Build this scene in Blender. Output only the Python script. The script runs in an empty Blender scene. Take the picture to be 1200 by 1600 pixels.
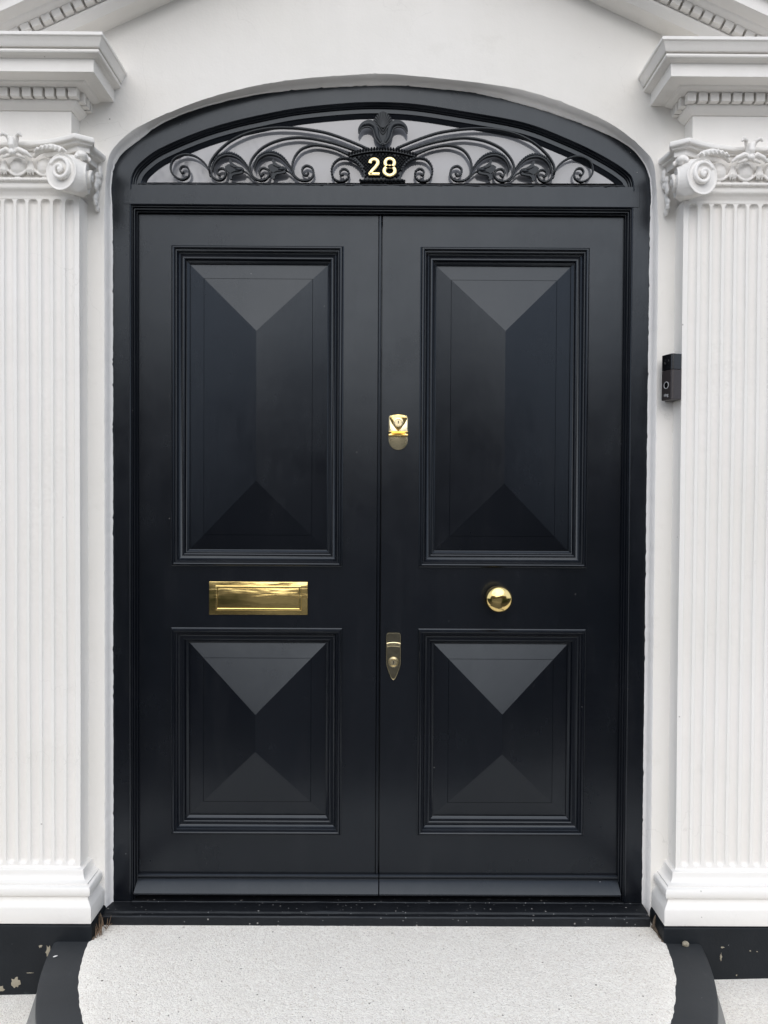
import bpy, bmesh, math, random
from mathutils import Vector, Matrix
R = math.radians
random.seed(28)
S = bpy.context.scene
C = S.collection

# ---------------------------------------------------------------- camera
cd = bpy.data.cameras.new('camera'); cam = bpy.data.objects.new('camera', cd); C.objects.link(cam)
S.camera = cam
cd.sensor_fit = 'VERTICAL'; cd.sensor_height = 36; cd.lens = 27.0
cd.clip_start = .05; cd.clip_end = 400
CAM = Vector((.003, -2.4, 1.274))
CR = Matrix.Rotation(R(-.2), 3, 'Z') @ Matrix.Rotation(R(88.95), 3, 'X') @ Matrix.Rotation(R(.32), 3, 'Z')
cam.matrix_world = Matrix.Translation(CAM) @ CR.to_4x4()

def P(px, py, y):
    """measured point: photo pixel taken back to its real depth y, gives (x, z) in metres"""
    d = CR @ Vector(((px-600)/1200, -(py-800)/1200, -1))
    t = (y-CAM.y)/d.y
    return (CAM.x+d.x*t, CAM.z+d.z*t)

# ---------------------------------------------------------------- world and sun
W = bpy.data.worlds.new('World'); S.world = W; W.use_nodes = True
nt = W.node_tree; nt.nodes.clear()
out = nt.nodes.new('ShaderNodeOutputWorld')
sky = nt.nodes.new('ShaderNodeTexSky'); sky.sky_type = 'NISHITA'; sky.sun_disc = False
SUN_EL, SUN_AZ = 36, 183          # azimuth clockwise from +Y
sky.sun_elevation = R(SUN_EL); sky.sun_rotation = R(SUN_AZ); sky.dust_density = 3; sky.air_density = 1.0
bg = nt.nodes.new('ShaderNodeBackground'); bg.inputs[1].default_value = .10
nt.links.new(sky.outputs[0], bg.inputs[0])
tc = nt.nodes.new('ShaderNodeTexCoord')
nz = nt.nodes.new('ShaderNodeTexNoise'); nz.inputs['Scale'].default_value = 2.2; nz.inputs['Detail'].default_value = 5
cr = nt.nodes.new('ShaderNodeValToRGB')
cr.color_ramp.elements[0].position = .3; cr.color_ramp.elements[0].color = (.56, .65, .80, 1)
cr.color_ramp.elements[1].position = .7; cr.color_ramp.elements[1].color = (.86, .94, 1.08, 1)
bg2 = nt.nodes.new('ShaderNodeBackground'); bg2.inputs[1].default_value = 1.05     # cloud cover
mx = nt.nodes.new('ShaderNodeMixShader'); mx.inputs[0].default_value = .8
nt.links.new(tc.outputs['Generated'], nz.inputs['Vector']); nt.links.new(nz.outputs[0], cr.inputs[0])
nt.links.new(cr.outputs[0], bg2.inputs[0])
nt.links.new(bg.outputs[0], mx.inputs[1]); nt.links.new(bg2.outputs[0], mx.inputs[2])
nt.links.new(mx.outputs[0], out.inputs[0])
sd = bpy.data.lights.new('sun', 'SUN'); sd.energy = 1.0; sd.angle = R(60); sd.color = (1, .95, .89)
so = bpy.data.objects.new('sun', sd); C.objects.link(so)
dv = Vector((math.sin(R(SUN_AZ))*math.cos(R(SUN_EL)), math.cos(R(SUN_AZ))*math.cos(R(SUN_EL)), math.sin(R(SUN_EL))))
so.rotation_euler = dv.to_track_quat('Z', 'Y').to_euler()
S.view_settings.view_transform = 'Standard'; S.view_settings.look = 'None'
S.view_settings.exposure = 0.50; S.view_settings.gamma = 1
S.render.engine = 'CYCLES'
S.render.resolution_x = 768; S.render.resolution_y = 1024

# ---------------------------------------------------------------- materials
class NG:
    def __init__(s, name):
        s.m = bpy.data.materials.new(name); s.m.use_nodes = True
        s.t = s.m.node_tree; s.b = s.t.nodes['Principled BSDF']
        g = s.t.nodes.new('ShaderNodeNewGeometry'); s.pos = g.outputs['Position']; s.h = None
    def n(s, k, **kw):
        x = s.t.nodes.new('ShaderNode'+k)
        for a, b in kw.items(): setattr(x, a, b)
        return x
    def l(s, a, b): s.t.links.new(a, b)
    def stretch(s, v):
        m = s.n('Mapping'); m.inputs['Scale'].default_value = v; s.l(s.pos, m.inputs[0]); return m.outputs[0]
    def noise(s, sc, det=4, vec=None, rough=.55):
        x = s.n('TexNoise'); x.inputs['Scale'].default_value = sc; x.inputs['Detail'].default_value = det
        x.inputs['Roughness'].default_value = rough
        s.l(vec or s.pos, x.inputs['Vector']); return x.outputs[0]
    def vor(s, sc, feature='F1', vec=None):
        x = s.n('TexVoronoi', feature=feature); x.inputs['Scale'].default_value = sc
        s.l(vec or s.pos, x.inputs['Vector']); return x
    def ramp(s, v, a, b, ca=(0, 0, 0), cb=(1, 1, 1)):
        x = s.n('ValToRGB'); e = x.color_ramp.elements
        e[0].position = a; e[0].color = (*ca, 1); e[1].position = b; e[1].color = (*cb, 1)
        s.l(v, x.inputs[0]); return x.outputs[0]
    def mix(s, f, a, b, mode='MIX'):
        x = s.n('MixRGB', blend_type=mode)
        for i, v in enumerate((f, a, b)):
            if hasattr(v, 'links') or hasattr(v, 'node'): s.l(v, x.inputs[i])
            elif i == 0: x.inputs[0].default_value = v
            else: x.inputs[i].default_value = (*v, 1)
        return x.outputs[0]
    def math(s, op, a, b=0.):
        x = s.n('Math', operation=op)
        for i, v in enumerate((a, b)):
            if hasattr(v, 'node'): s.l(v, x.inputs[i])
            else: x.inputs[i].default_value = v
        return x.outputs[0]
    def bump(s, h, dist, strength=1.):
        x = s.n('Bump'); x.inputs['Distance'].default_value = dist; x.inputs['Strength'].default_value = strength
        s.l(h, x.inputs['Height'])
        if s.h: s.l(s.h, x.inputs['Normal'])
        s.h = x.outputs[0]; s.l(s.h, s.b.inputs['Normal'])
    def specks(s, sc, size, keep, seed=0.):
        """sparse small dots, 1 where a dot is"""
        m = s.n('Mapping'); m.inputs['Location'].default_value = (seed, seed*.7, seed*1.3); s.l(s.pos, m.inputs[0])
        v = s.vor(sc, vec=m.outputs[0])
        sep = s.n('SeparateColor'); s.l(v.outputs['Color'], sep.inputs[0])
        a = s.math('LESS_THAN', v.outputs['Distance'], size)
        # size varies per cell
        b = s.math('LESS_THAN', sep.outputs[0], keep)
        return s.math('MULTIPLY', a, b)
    def col(s, c):
        if hasattr(c, 'node'): s.l(c, s.b.inputs['Base Color'])
        else: s.b.inputs['Base Color'].default_value = (*c, 1)
    def rough(s, v):
        if hasattr(v, 'node'): s.l(v, s.b.inputs['Roughness'])
        else: s.b.inputs['Roughness'].default_value = v

def m_white(name, base=(.82, .795, .755), rough=.5, wear=1.):
    g = NG(name)
    big = g.noise(2.2, 5); brush = g.noise(26, 5, g.stretch((1, 1, .16)))
    c = g.mix(g.ramp(big, .35, .7), base, tuple(v*f for v, f in zip(base, (.955, .955, .94))))
    st = g.ramp(g.noise(7, 6, rough=.7), .60, .80)
    c = g.mix(g.math('MULTIPLY', st, .28*wear), c, (.55, .53, .47))
    sp = g.specks(17, .045, .16)
    c = g.mix(g.math('MULTIPLY', sp, .7*wear), c, (.25, .23, .2))
    cv = g.vor(2.6, 'DISTANCE_TO_EDGE', None)
    wv = g.n('VectorMath', operation='ADD'); wn = g.n('TexNoise'); wn.inputs['Scale'].default_value = 9; wn.inputs['Detail'].default_value = 6
    g.l(g.pos, wn.inputs['Vector']); ws = g.n('VectorMath', operation='SCALE'); ws.inputs['Scale'].default_value = .16; g.l(wn.outputs['Color'], ws.inputs[0])
    g.l(g.pos, wv.inputs[0]); g.l(ws.outputs[0], wv.inputs[1]); g.l(wv.outputs[0], cv.inputs['Vector'])
    crack = g.math('MULTIPLY', g.math('LESS_THAN', cv.outputs['Distance'], .0022), g.ramp(g.noise(1.7, 3), .54, .60))
    c = g.mix(g.math('MULTIPLY', crack, .16*wear), c, (.35, .33, .3))
    g.col(c)
    g.rough(g.ramp(brush, .3, .7, (rough-.08,)*3, (rough+.12,)*3))
    g.bump(g.noise(9, 4), .006, .5)
    g.bump(brush, .0006, .5*wear)
    g.bump(g.noise(160, 3), .0006, .6)
    pit = g.specks(38, .10, .10, 3.)
    g.bump(g.math('SUBTRACT', 1., pit), .0012, .6*wear)
    return g.m
def m_black(name, base=(.0034, .0042, .0064), rough=.22, orange=.00012, specks=1., ior=1.455):
    g = NG(name)
    c = g.mix(g.ramp(g.noise(3, 4), .35, .7), base, tuple(v*1.2 for v in base))
    dust = g.ramp(g.noise(5, 7, g.stretch((2.2, 1, .5)), .7), .52, .85)
    c = g.mix(g.math('MULTIPLY', dust, .10), c, (.07, .07, .075))
    if specks > 2: c = g.mix(g.specks(120, .22, .10, 6.), c, (.16, .16, .16))
    if specks:
        d = g.specks(48, .065 if specks < 2 else .13, .016*specks, 1.7)
        c = g.mix(d, c, (.22, .21, .2))
    g.col(c)
    n1 = g.noise(5, 5, rough=.65); n2 = g.noise(90, 4, g.stretch((1, 1, .12)))
    r = g.math('ADD', g.math('MULTIPLY', n1, .22), rough-.11)
    g.rough(g.math('ADD', r, g.math('MULTIPLY', n2, .05)))
    g.b.inputs['IOR'].default_value = ior; g.b.inputs['Specular Tint'].default_value = (.84, .92, 1.0, 1)
    g.bump(g.noise(6, 3), .0012, .35)
    g.bump(n2, orange, 1.)
    g.bump(g.noise(700, 2), .00005, .7)
    return g.m
WALL = m_white('stucco_wall', rough=.62)
TRIM = m_white('white_trim_paint', (.84, .815, .78), .42, .8)
REV = m_white('reveal_paint', (.90, .875, .85), .4, 1.)
BLACK = m_black('black_gloss_paint')
BEAD = m_black('black_moulding_paint', rough=.2)
OLDB = m_black('old_black_paint', (.0055, .006, .0075), rough=.46, orange=.0013, specks=14, ior=1.40)
IRON = m_black('black_cast_iron', (.006, .0065, .0078), rough=.26, orange=.0006, specks=0, ior=1.38)
def m_brass(name, base, rough, wav=0., dirt=.2):
    g = NG(name); g.b.inputs['Metallic'].default_value = 1
    n = g.noise(60, 5)
    g.col(g.mix(g.math('MULTIPLY', g.ramp(n, .45, .75), dirt), base, tuple(v*.45 for v in base)))
    g.rough(g.ramp(n, .3, .8, (rough,)*3, (rough+.1,)*3))
    if wav:
        g.bump(g.noise(12, 3, g.stretch((.35, 1, 1.6))), wav)
    return g.m
BRASS = m_brass('polished_brass', (.83, .62, .26), .07)
PLATE = m_brass('hand_polished_brass_sheet', (.80, .60, .24), .16, .004, .35)
DIGIT = m_brass('satin_brass', (.86, .70, .36), .3)
OLDBR = m_brass('aged_brass', (.78, .68, .44), .2, 0, .5)
DARKBR = m_brass('dark_brass', (.26, .235, .17), .12, 0, .5)  # dark tone paints in the deadlock plate's dark reflection; lettering shares it
def m_simple(name, c, rough=.5, **kw):
    g = NG(name); g.col(g.mix(g.noise(kw.get('sc', 30), 4), c, tuple(v*kw.get('dk', .8) for v in c))); g.rough(rough)
    if kw.get('bump'): g.bump(g.noise(kw.get('bs', 120), 4), kw['bump'])
    return g.m
HOLE = m_simple('dark_slot', (.01, .009, .008), .5)
g = NG('fanlight_glass'); g.col((.24, .245, .262)); g.rough(.03); g.b.inputs['IOR'].default_value = 1.75
g.bump(g.noise(2.5, 2), .002, .5); GLASS = g.m
BELLD = m_simple('bell_bronze_plastic', (.035, .028, .028), .38)
BELLG = m_simple('bell_black_gloss', (.006, .006, .007), .06)
STEEL = m_simple('bell_silver', (.55, .55, .56), .3)
def m_gravel(name, sc=250, tint=(.94, .88, .80)):
    g = NG(name)
    v = g.vor(sc); sep = g.n('SeparateColor'); g.l(v.outputs['Color'], sep.inputs[0])
    c = g.mix(sep.outputs[0], tuple(x*.87 for x in tint), tuple(min(.98, x*1.07) for x in tint))
    c = g.mix(g.math('MULTIPLY', g.ramp(sep.outputs[1], .90, .97), .35), c, (.55, .46, .36))
    c = g.mix(g.math('MULTIPLY', g.specks(150, .26, .40, 2.), .42), c, (.30, .26, .22))
    c = g.mix(g.math('MULTIPLY', g.specks(48, .12, .12, 5.), .8), c, (.14, .12, .10))
    c = g.mix(g.math('MULTIPLY', g.specks(19, .065, .10, 8.), .85), c, (.10, .08, .06))
    c = g.mix(g.math('MULTIPLY', g.ramp(g.noise(3.5, 6, rough=.65), .48, .8), .22), c, (.60, .54, .46))
    g.col(c); g.rough(.85)
    g.bump(g.math('SUBTRACT', 1., v.outputs['Distance']), .0022, .7)
    g.bump(g.noise(420, 3), .001, .6)
    g.bump(g.noise(60, 4), .003, .35)
    g.bump(g.noise(14, 4), .006, .4)
    return g.m
GRAVEL = m_gravel('resin_bound_gravel')
g = NG('charcoal_step_edging')
c = g.mix(g.ramp(g.noise(4, 6), .35, .7), (.022, .0245, .027), (.031, .034, .037))
c = g.mix(g.math('MULTIPLY', g.ramp(g.noise(22, 6, g.stretch((1, .3, 1)), .7), .60, .8), .35), c, (.10, .105, .11))
c = g.mix(g.specks(70, .07, .05, 2.2), c, (.3, .3, .28))
g.col(c); g.rough(.62); g.bump(g.noise(25, 5), .002, .5); g.bump(g.noise(400, 3), .0004, .6); RING = g.m
RISER = m_simple('grey_riser_paint', (.22, .22, .21), .6, sc=8, bump=.001)
g = NG('black_plinth_paint')
c = g.mix(g.ramp(g.noise(6, 5), .35, .7), (.005, .007, .0095), (.009, .0115, .0145))
c = g.mix(g.math('MULTIPLY', g.ramp(g.noise(15, 7, rough=.72), .66, .72), .5), c, (.09, .105, .11))
c = g.mix(g.ramp(g.noise(7.5, 7, rough=.62), .70, .71), c, (.40, .38, .28))
c = g.mix(g.specks(48, .06, .08, 4.), c, (.35, .35, .33))
g.col(c); g.rough(.5); g.b.inputs['IOR'].default_value = 1.35; g.bump(g.noise(18, 6), .004, .6); g.bump(g.noise(240, 3), .0008, .6); PLINTH = g.m
TAN = m_simple('bare_cement', (.36, .32, .24), .9, bump=.002)
GRIME = m_simple('brown_grime', (.16, .12, .085), .95, sc=90, dk=.4, bump=.003)
DRY = m_simple('dry_twig', (.20, .13, .08), .8)
PALE = m_simple('pale_petal', (.8, .79, .76), .6)

# ---------------------------------------------------------------- mesh helpers
class MB:
    def __init__(s): s.v = []; s.f = []
    def add(s, vs, fs):
        k = len(s.v); s.v += [tuple(v) for v in vs]; s.f += [tuple(i+k for i in f) for f in fs]
    def box(s, x0, x1, y0, y1, z0, z1):
        vs = [(x, y, z) for z in (z0, z1) for y in (y0, y1) for x in (x0, x1)]
        s.add(vs, [(0, 2, 3, 1), (4, 5, 7, 6), (0, 1, 5, 4), (2, 6, 7, 3), (0, 4, 6, 2), (1, 3, 7, 5)])
    def prism(s, pts, y0, y1, ease=0.):
        """polygon in x,z (ccw seen from the front) extruded from y0 (front) to y1; ease bevels the front edge"""
        n = len(pts)
        rings = [(pts, y0), (pts, y1)]
        if ease:
            rings = [(inset(pts, ease), y0), (inset(pts, ease*.3), y0+ease*.3), (pts, y0+ease), (pts, y1)]
        vs = [(p[0], y, p[1]) for r, y in rings for p in r]
        fs = [tuple(range(n)), tuple(reversed(range(n*(len(rings)-1), n*len(rings))))]
        for k in range(len(rings)-1):
            for i in range(n):
                j = (i+1) % n; fs.append((k*n+j, k*n+i, (k+1)*n+i, (k+1)*n+j))
        s.add(vs, fs)
    def plan(s, pts, z0, z1):
        n = len(pts)
        vs = [(p[0], p[1], z) for z in (z0, z1) for p in pts]
        fs = [tuple(reversed(range(n))), tuple(range(n, 2*n))]
        for i in range(n):
            j = (i+1) % n; fs.append((i, j, n+j, n+i))
        s.add(vs, fs)
    def sweep(s, path, prof, closed=False, pclosed=False, caps=True):
        """path in x,z; prof = (offset to the left of travel, y)"""
        n = len(path); rings = []
        for i in range(n):
            p = Vector(path[i])
            a = Vector(path[(i-1) % n]) if (closed or i > 0) else None
            b = Vector(path[(i+1) % n]) if (closed or i < n-1) else None
            d1 = (p-a).normalized() if a is not None else (b-p).normalized()
            d2 = (b-p).normalized() if b is not None else d1
            n1 = Vector((-d1.y, d1.x)); n2 = Vector((-d2.y, d2.x))
            m = (n1+n2)/max(.25, 1+n1.dot(n2))
            rings.append([(p.x+m.x*o, y, p.y+m.y*o) for o, y in prof])
        s.loft(rings, closed, pclosed, caps)
    def loft(s, rings, closed=False, pclosed=True, caps=True):
        m = len(rings[0]); n = len(rings)
        vs = [v for r in rings for v in r]; fs = []
        for i in range(n if closed else n-1):
            j = (i+1) % n
            for k in range(m if pclosed else m-1):
                l = (k+1) % m; fs.append((i*m+k, i*m+l, j*m+l, j*m+k))
        if caps and not closed and m > 2:
            fs.append(tuple(range(m))); fs.append(tuple(reversed(range((n-1)*m, n*m))))
        s.add(vs, fs)
    def tube(s, pts, r, seg=8, flat=1.):
        """round tube through 3d points, r number or list"""
        pts = [Vector(p) for p in pts]; n = len(pts); rings = []
        up = Vector((0, 1, 0))
        for i in range(n):
            d = (pts[min(i+1, n-1)]-pts[max(i-1, 0)]).normalized()
            a = d.cross(up)
            if a.length < .05: a = d.cross(Vector((1, 0, 0)))
            a.normalize(); b = a.cross(d).normalized()
            rr = r[i] if isinstance(r, (list, tuple)) else r
            rings.append([tuple(pts[i]+a*rr*math.cos(t)+b*rr*flat*math.sin(t)) for t in [2*math.pi*k/seg for k in range(seg)]])
        s.loft(rings)
    def ell(s, c, r, seg=14, rot=None):
        vs = []; fs = []; h = seg//2
        for i in range(h+1):
            th = math.pi*i/h
            for j in range(seg):
                ph = 2*math.pi*j/seg
                v = Vector((r[0]*math.sin(th)*math.cos(ph), r[1]*math.sin(th)*math.sin(ph), r[2]*math.cos(th)))
                if rot: v = rot @ v
                vs.append(tuple(v+Vector(c)))
        for i in range(h):
            for j in range(seg):
                k = (j+1) % seg; fs.append((i*seg+j, i*seg+k, (i+1)*seg+k, (i+1)*seg+j))
        s.add(vs, fs)
    def lathe(s, cx, cz, prof, seg=32, a0=0., a1=2*math.pi, sx=1.):
        """axis along y at cx,cz; prof = (radius, y)"""
        rings = []
        full = abs(a1-a0-2*math.pi) < 1e-6
        for i in range(seg if full else seg+1):
            a = a0+(a1-a0)*i/seg
            rings.append([(cx+sx*r*math.cos(a), y, cz+r*math.sin(a)) for r, y in prof])
        s.loft(rings, full, False, False)
    def build(s, name, mat, parent=None, smooth=35, bevel=0., rec=True):
        me = bpy.data.meshes.new(name); me.from_pydata(s.v, [], s.f)
        bm = bmesh.new(); bm.from_mesh(me)
        bmesh.ops.remove_doubles(bm, verts=bm.verts, dist=1e-6)
        bmesh.ops.dissolve_degenerate(bm, dist=1e-6, edges=bm.edges)
        if rec: bmesh.ops.recalc_face_normals(bm, faces=bm.faces)
        bm.to_mesh(me); bm.free()
        me.polygons.foreach_set('use_smooth', [True]*len(me.polygons))
        me.set_sharp_from_angle(angle=R(smooth))
        for m in (mat if isinstance(mat, (list, tuple)) else [mat]): me.materials.append(m)
        o = bpy.data.objects.new(name, me); C.objects.link(o)
        if parent: o.parent = parent
        if bevel:
            b = o.modifiers.new('edge', 'BEVEL'); b.width = bevel; b.segments = 2; b.limit_method = 'ANGLE'
            b.angle_limit = R(40); b.harden_normals = True
        return o
def inset(pts, o):
    n = len(pts); r = []
    for i in range(n):
        p = Vector(pts[i]); a = Vector(pts[i-1]); b = Vector(pts[(i+1) % n])
        d1 = (p-a).normalized(); d2 = (b-p).normalized()
        n1 = Vector((-d1.y, d1.x)); n2 = Vector((-d2.y, d2.x)); m = (n1+n2)/max(.3, 1+n1.dot(n2))
        r.append((p.x+m.x*o, p.y+m.y*o))
    return r
def crv(pts, k=6, closed=False):
    """Catmull-Rom through points"""
    P_ = [Vector(p) for p in pts]; n = len(P_); out = []
    for i in range(n if closed else n-1):
        g = (lambda j: P_[j % n]) if closed else (lambda j: P_[max(0, min(n-1, j))])
        a, b, c, d = g(i-1), g(i), g(i+1), g(i+2)
        for t in [q/k for q in range(k)]:
            out.append(tuple(.5*((2*b)+(c-a)*t+(2*a-5*b+4*c-d)*t*t+(3*b-3*c+d-a)*t**3)))
    if not closed: out.append(tuple(P_[-1]))
    return out
def spaced(pts, step):
    """resample an open polyline evenly"""
    ds = [0]
    for a, b in zip(pts, pts[1:]): ds.append(ds[-1]+(Vector(b)-Vector(a)).length)
    n = max(1, round(ds[-1]/step)); out = []; j = 0
    for i in range(n+1):
        t = ds[-1]*i/n
        while j < len(ds)-2 and ds[j+1] < t: j += 1
        f = (t-ds[j])/max(1e-9, ds[j+1]-ds[j])
        out.append(tuple(Vector(pts[j]).lerp(Vector(pts[j+1]), f)))
    return out
def thing(name, label, cat, loc=(0, 0, 0), group=None):
    o = bpy.data.objects.new(name, None); C.objects.link(o); o.location = loc; o.empty_display_size = .1
    o['label'] = label; o['category'] = cat
    if group: o['group'] = group
    return o
def tag(o, label, cat, group=None):
    o['label'] = label; o['category'] = cat
    if group: o['group'] = group
    return o
def melt(o, vox=.0022, it=2):
    """fuse overlapping solids into one plaster-like skin"""
    m = o.modifiers.new('r', 'REMESH'); m.mode = 'VOXEL'; m.voxel_size = vox; m.use_smooth_shade = True
    s_ = o.modifiers.new('s', 'SMOOTH'); s_.iterations = it; s_.factor = .5
    dg = bpy.context.evaluated_depsgraph_get()
    me = bpy.data.meshes.new_from_object(o.evaluated_get(dg)); mats = list(o.data.materials)
    o.modifiers.clear(); o.data = me
    if not me.materials:
        for mm in mats: me.materials.append(mm)
    return o
def copy_tree(o, parent=None):
    c = o.copy(); C.objects.link(c)
    if parent is not None: c.parent = parent
    for ch in list(o.children): copy_tree(ch, c)
    return c
def text(name, body, size, loc, mat, parent, rotz=0., depth=.0004, offset=0., sx=1.):
    cu = bpy.data.curves.new(name, 'FONT'); cu.body = body; cu.size = size; cu.align_x = 'CENTER'; cu.align_y = 'CENTER'
    cu.extrude = depth; cu.offset = offset
    o = bpy.data.objects.new(name, cu); C.objects.link(o)
    bpy.context.view_layer.update()
    me = bpy.data.meshes.new_from_object(o.evaluated_get(bpy.context.evaluated_depsgraph_get()))
    C.objects.unlink(o); bpy.data.objects.remove(o)
    me.transform(Matrix.Translation(loc) @ Matrix.Rotation(rotz, 4, 'Z') @ Matrix.Rotation(R(90), 4, 'X') @ Matrix.Diagonal((sx, 1, 1, 1)))
    me.materials.clear(); me.materials.append(mat)
    q = bpy.data.objects.new(name, me); C.objects.link(q)
    if parent: q.parent = parent
    return q

# ---------------------------------------------------------------- setting: ground
WY = -.075                     # stucco face; door leaves at y = 0
SZ = -.02                      # top of the round step
def ground(x): return -.150+.0253*max(-1.6, min(1.6, x))
mb = MB()
xs = [-60, -8, -1.6, -1.1, 0, 1.1, 1.6, 8, 60]; ys = [.6, -.4, -.9, -1.25]
for i in range(len(xs)-1):
    for j in range(len(ys)-1):
        a, b, c_, d = xs[i], xs[i+1], ys[j], ys[j+1]
        mb.add([(a, c_, ground(a)), (a, d, ground(a)), (b, d, ground(b)), (b, c_, ground(b))], [(0, 1, 2, 3)])
o = mb.build('ground', GRAVEL); o['kind'] = 'structure'
ASPH = m_simple('asphalt', (.05, .05, .052), .8, sc=4, bump=.003)
PAVE = m_simple('paving_slabs', (.13, .125, .12), .8, sc=3, bump=.002)
mb = MB(); mb.box(-60, 60, -3.2, -1.25, -.4, -.125); o = mb.build('dark_reflected_ground', m_simple('dark_ground_tone', (.05, .045, .04), .9, sc=9, bump=.01)); o['kind'] = 'structure'  # unseen ground, added dark so the panels' side facets reflect less light
mb = MB(); mb.box(-60, 60, -5.6, -3.2, -.4, -.15); o = mb.build('pavement', PAVE); o['kind'] = 'structure'
mb = MB(); mb.box(-80, 80, -80, -5.6, -.5, -.27); o = mb.build('road', ASPH); o['kind'] = 'structure'
mb = MB(); mb.box(-60, 60, -15.5, -13, -.26, -.15); o = mb.build('pavement', PAVE); o['kind'] = 'structure'

mb = MB(); mb.box(-.85, .85, -3.19, -1.0, -.3, -.118); o = mb.build('dark_reflection_strip', m_simple('dark_strip_tone', (.035, .036, .04), .6, sc=6, bump=.002)); o['kind'] = 'structure'  # unseen strip, added dark to darken what the lower door reflects

# ---------------------------------------------------------------- house wall with its arched opening
ARC = [P(*p, -.035) for p in [(174, 290), (176.5, 272), (180, 258), (187, 245), (200, 232), (217, 220), (252, 194), (307, 171), (385, 151), (463, 140.5), (542, 135.5),
        (620, 133.5), (658, 136.5), (737, 145), (815, 163), (893, 188), (952, 212), (978, 226), (993, 238), (1007, 257), (1014, 278), (1016.5, 300)]]
JL, JR = -.8225, .8205
face_c = [P(*p, WY) for p in [(164, 292), (166, 270), (169, 250), (175, 235), (196, 212), (228, 192), (307, 159), (385, 137), (463, 124), (542, 117.5), (600, 115),
        (658, 119.5), (737, 128), (815, 140), (893, 165), (952, 192), (985, 215), (1010, 238), (1020, 252), (1024, 270), (1026, 300)]]
def ragged(pts, amp, step=.012, seed=1):
    rnd = random.Random(seed); p = spaced(pts, step); r = []; w = 0
    for i, q in enumerate(p):
        w = w*.6+rnd.uniform(-1, 1)*amp*.6
        k = amp*2.6 if rnd.random() < .05 else 0
        a = Vector(p[max(0, i-1)]); b = Vector(p[min(len(p)-1, i+1)]); d = (b-a).normalized()
        r.append((q[0]-d.y*(w+k), q[1]+d.x*(w+k)))
    return r
front = ragged([(JL-.0115, -.05)]+[(JL-.0115, z) for z in (.5, 1., 1.6, 2.1)]+crv(face_c, 5)+[(JR+.0125, z) for z in (2.1, 1.6, 1., .5)]+[(JR+.0125, -.05)], .0006, .009, 3)
backc = ragged([(JL+.001, -.05)]+[(JL+.001, z) for z in (.5, 1., 1.6, 2.1)]+crv(ARC, 5)+[(JR-.001, z) for z in (2.1, 1.6, 1., .5)]+[(JR-.001, -.05)], .0009, .007, 5)
n = min(len(front), len(backc))
def resamp(p, n):
    L = sum((Vector(b)-Vector(a)).length for a, b in zip(p, p[1:])); q = spaced(p, L/(n-1)*.9999)
    return (q+[p[-1]])[:n] if len(q) < n else q[:n]
N = 900; front = resamp(front, N); backc = resamp(backc, N)
front[-1] = (front[-1][0], -.05); backc[-1] = (backc[-1][0], -.05)
house = thing('house_wall', 'white painted stucco house wall around the arched black double door', 'wall', (0, WY, -.2))
house_off = Matrix.Translation((0, -WY, .2))
def under(o, t):
    """keep world coordinates of mesh data under an empty at t.location"""
    o.parent = t; o.location = -Vector(t.location); return o
mb = MB()
poly = [(-4, -.3)] + [(-4, 4.2), (4, 4.2), (4, -.3)]
# front face in strips: every contour point joined out to a frame rectangle
def outer(i, n):
    q = front[i]; f = i/(n-1)
    if q[1] < 2.2: return ((-4, q[1]) if q[0] < 0 else (4, q[1]))
    t = (q[0]-JL)/(JR-JL); return (-4+8*max(0, min(1, t)), 4.2)
vs = []; fs = []
for i in range(N):
    a = front[i]; b = outer(i, N); rr = (.004 if True else 0)
    vs += [(b[0], WY, b[1]), (a[0], WY, a[1]), (a[0], WY+.0, a[1])]
for i in range(N-1): fs.append((i*3, i*3+1, (i+1)*3+1, (i+1)*3))
mb.add(vs, fs)
i1 = max(i for i in range(N//2) if front[i][1] < 2.2); i2 = min(i for i in range(N//2, N) if front[i][1] < 2.2)
mb.add([(-4, WY, front[i1][1]), (outer(i1+1, N)[0], WY, 4.2), (-4, WY, 4.2)], [(0, 1, 2)]) if outer(i1+1, N)[0] > -3.99 else None
mb.add([(4, WY, front[i2][1]), (outer(i2-1, N)[0], WY, 4.2), (4, WY, 4.2)], [(0, 1, 2)]) if outer(i2-1, N)[0] < 3.99 else None
mb.add([(-4, WY, -.3), (JL, WY, -.3), (front[0][0], WY, -.05), (-4, WY, -.05)], [(0, 1, 2, 3)])
mb.add([(4, WY, -.3), (JR, WY, -.3), (front[-1][0], WY, -.05), (4, WY, -.05)], [(0, 1, 2, 3)])
mb.box(-4, 4, .3, .34, -.3, 4.2)
mb.box(-4, 4, WY+.001, .3, 4.2, 4.24)
under(mb.build('wall', WALL, rec=False), house)
mb = MB()
rn = random.Random(9); rings = []
for i in range(N):
    a, b = front[i], backc[i]
    e = rn.uniform(-.0006, .0006)
    t_ = (Vector(backc[min(N-1, i+1)])-Vector(backc[max(0, i-1)])).normalized(); o_ = (-t_.y*.0022, t_.x*.0022)
    rings.append([(a[0], WY, a[1]), (a[0]*.8+b[0]*.2, WY+.004, a[1]*.8+b[1]*.2), ((a[0]+b[0])/2+e, -.057, (a[1]+b[1])/2+e), (b[0]+o_[0], -.0392, b[1]+o_[1]), (b[0]+o_[0]*.4, -.0386, b[1]+o_[1]*.4), (b[0], -.0360, b[1]), (b[0]*1.001, .1, b[1]+.0)])
mb.loft(rings, False, False, False)
under(mb.build('reveal', REV, rec=False, smooth=60), house)

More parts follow.
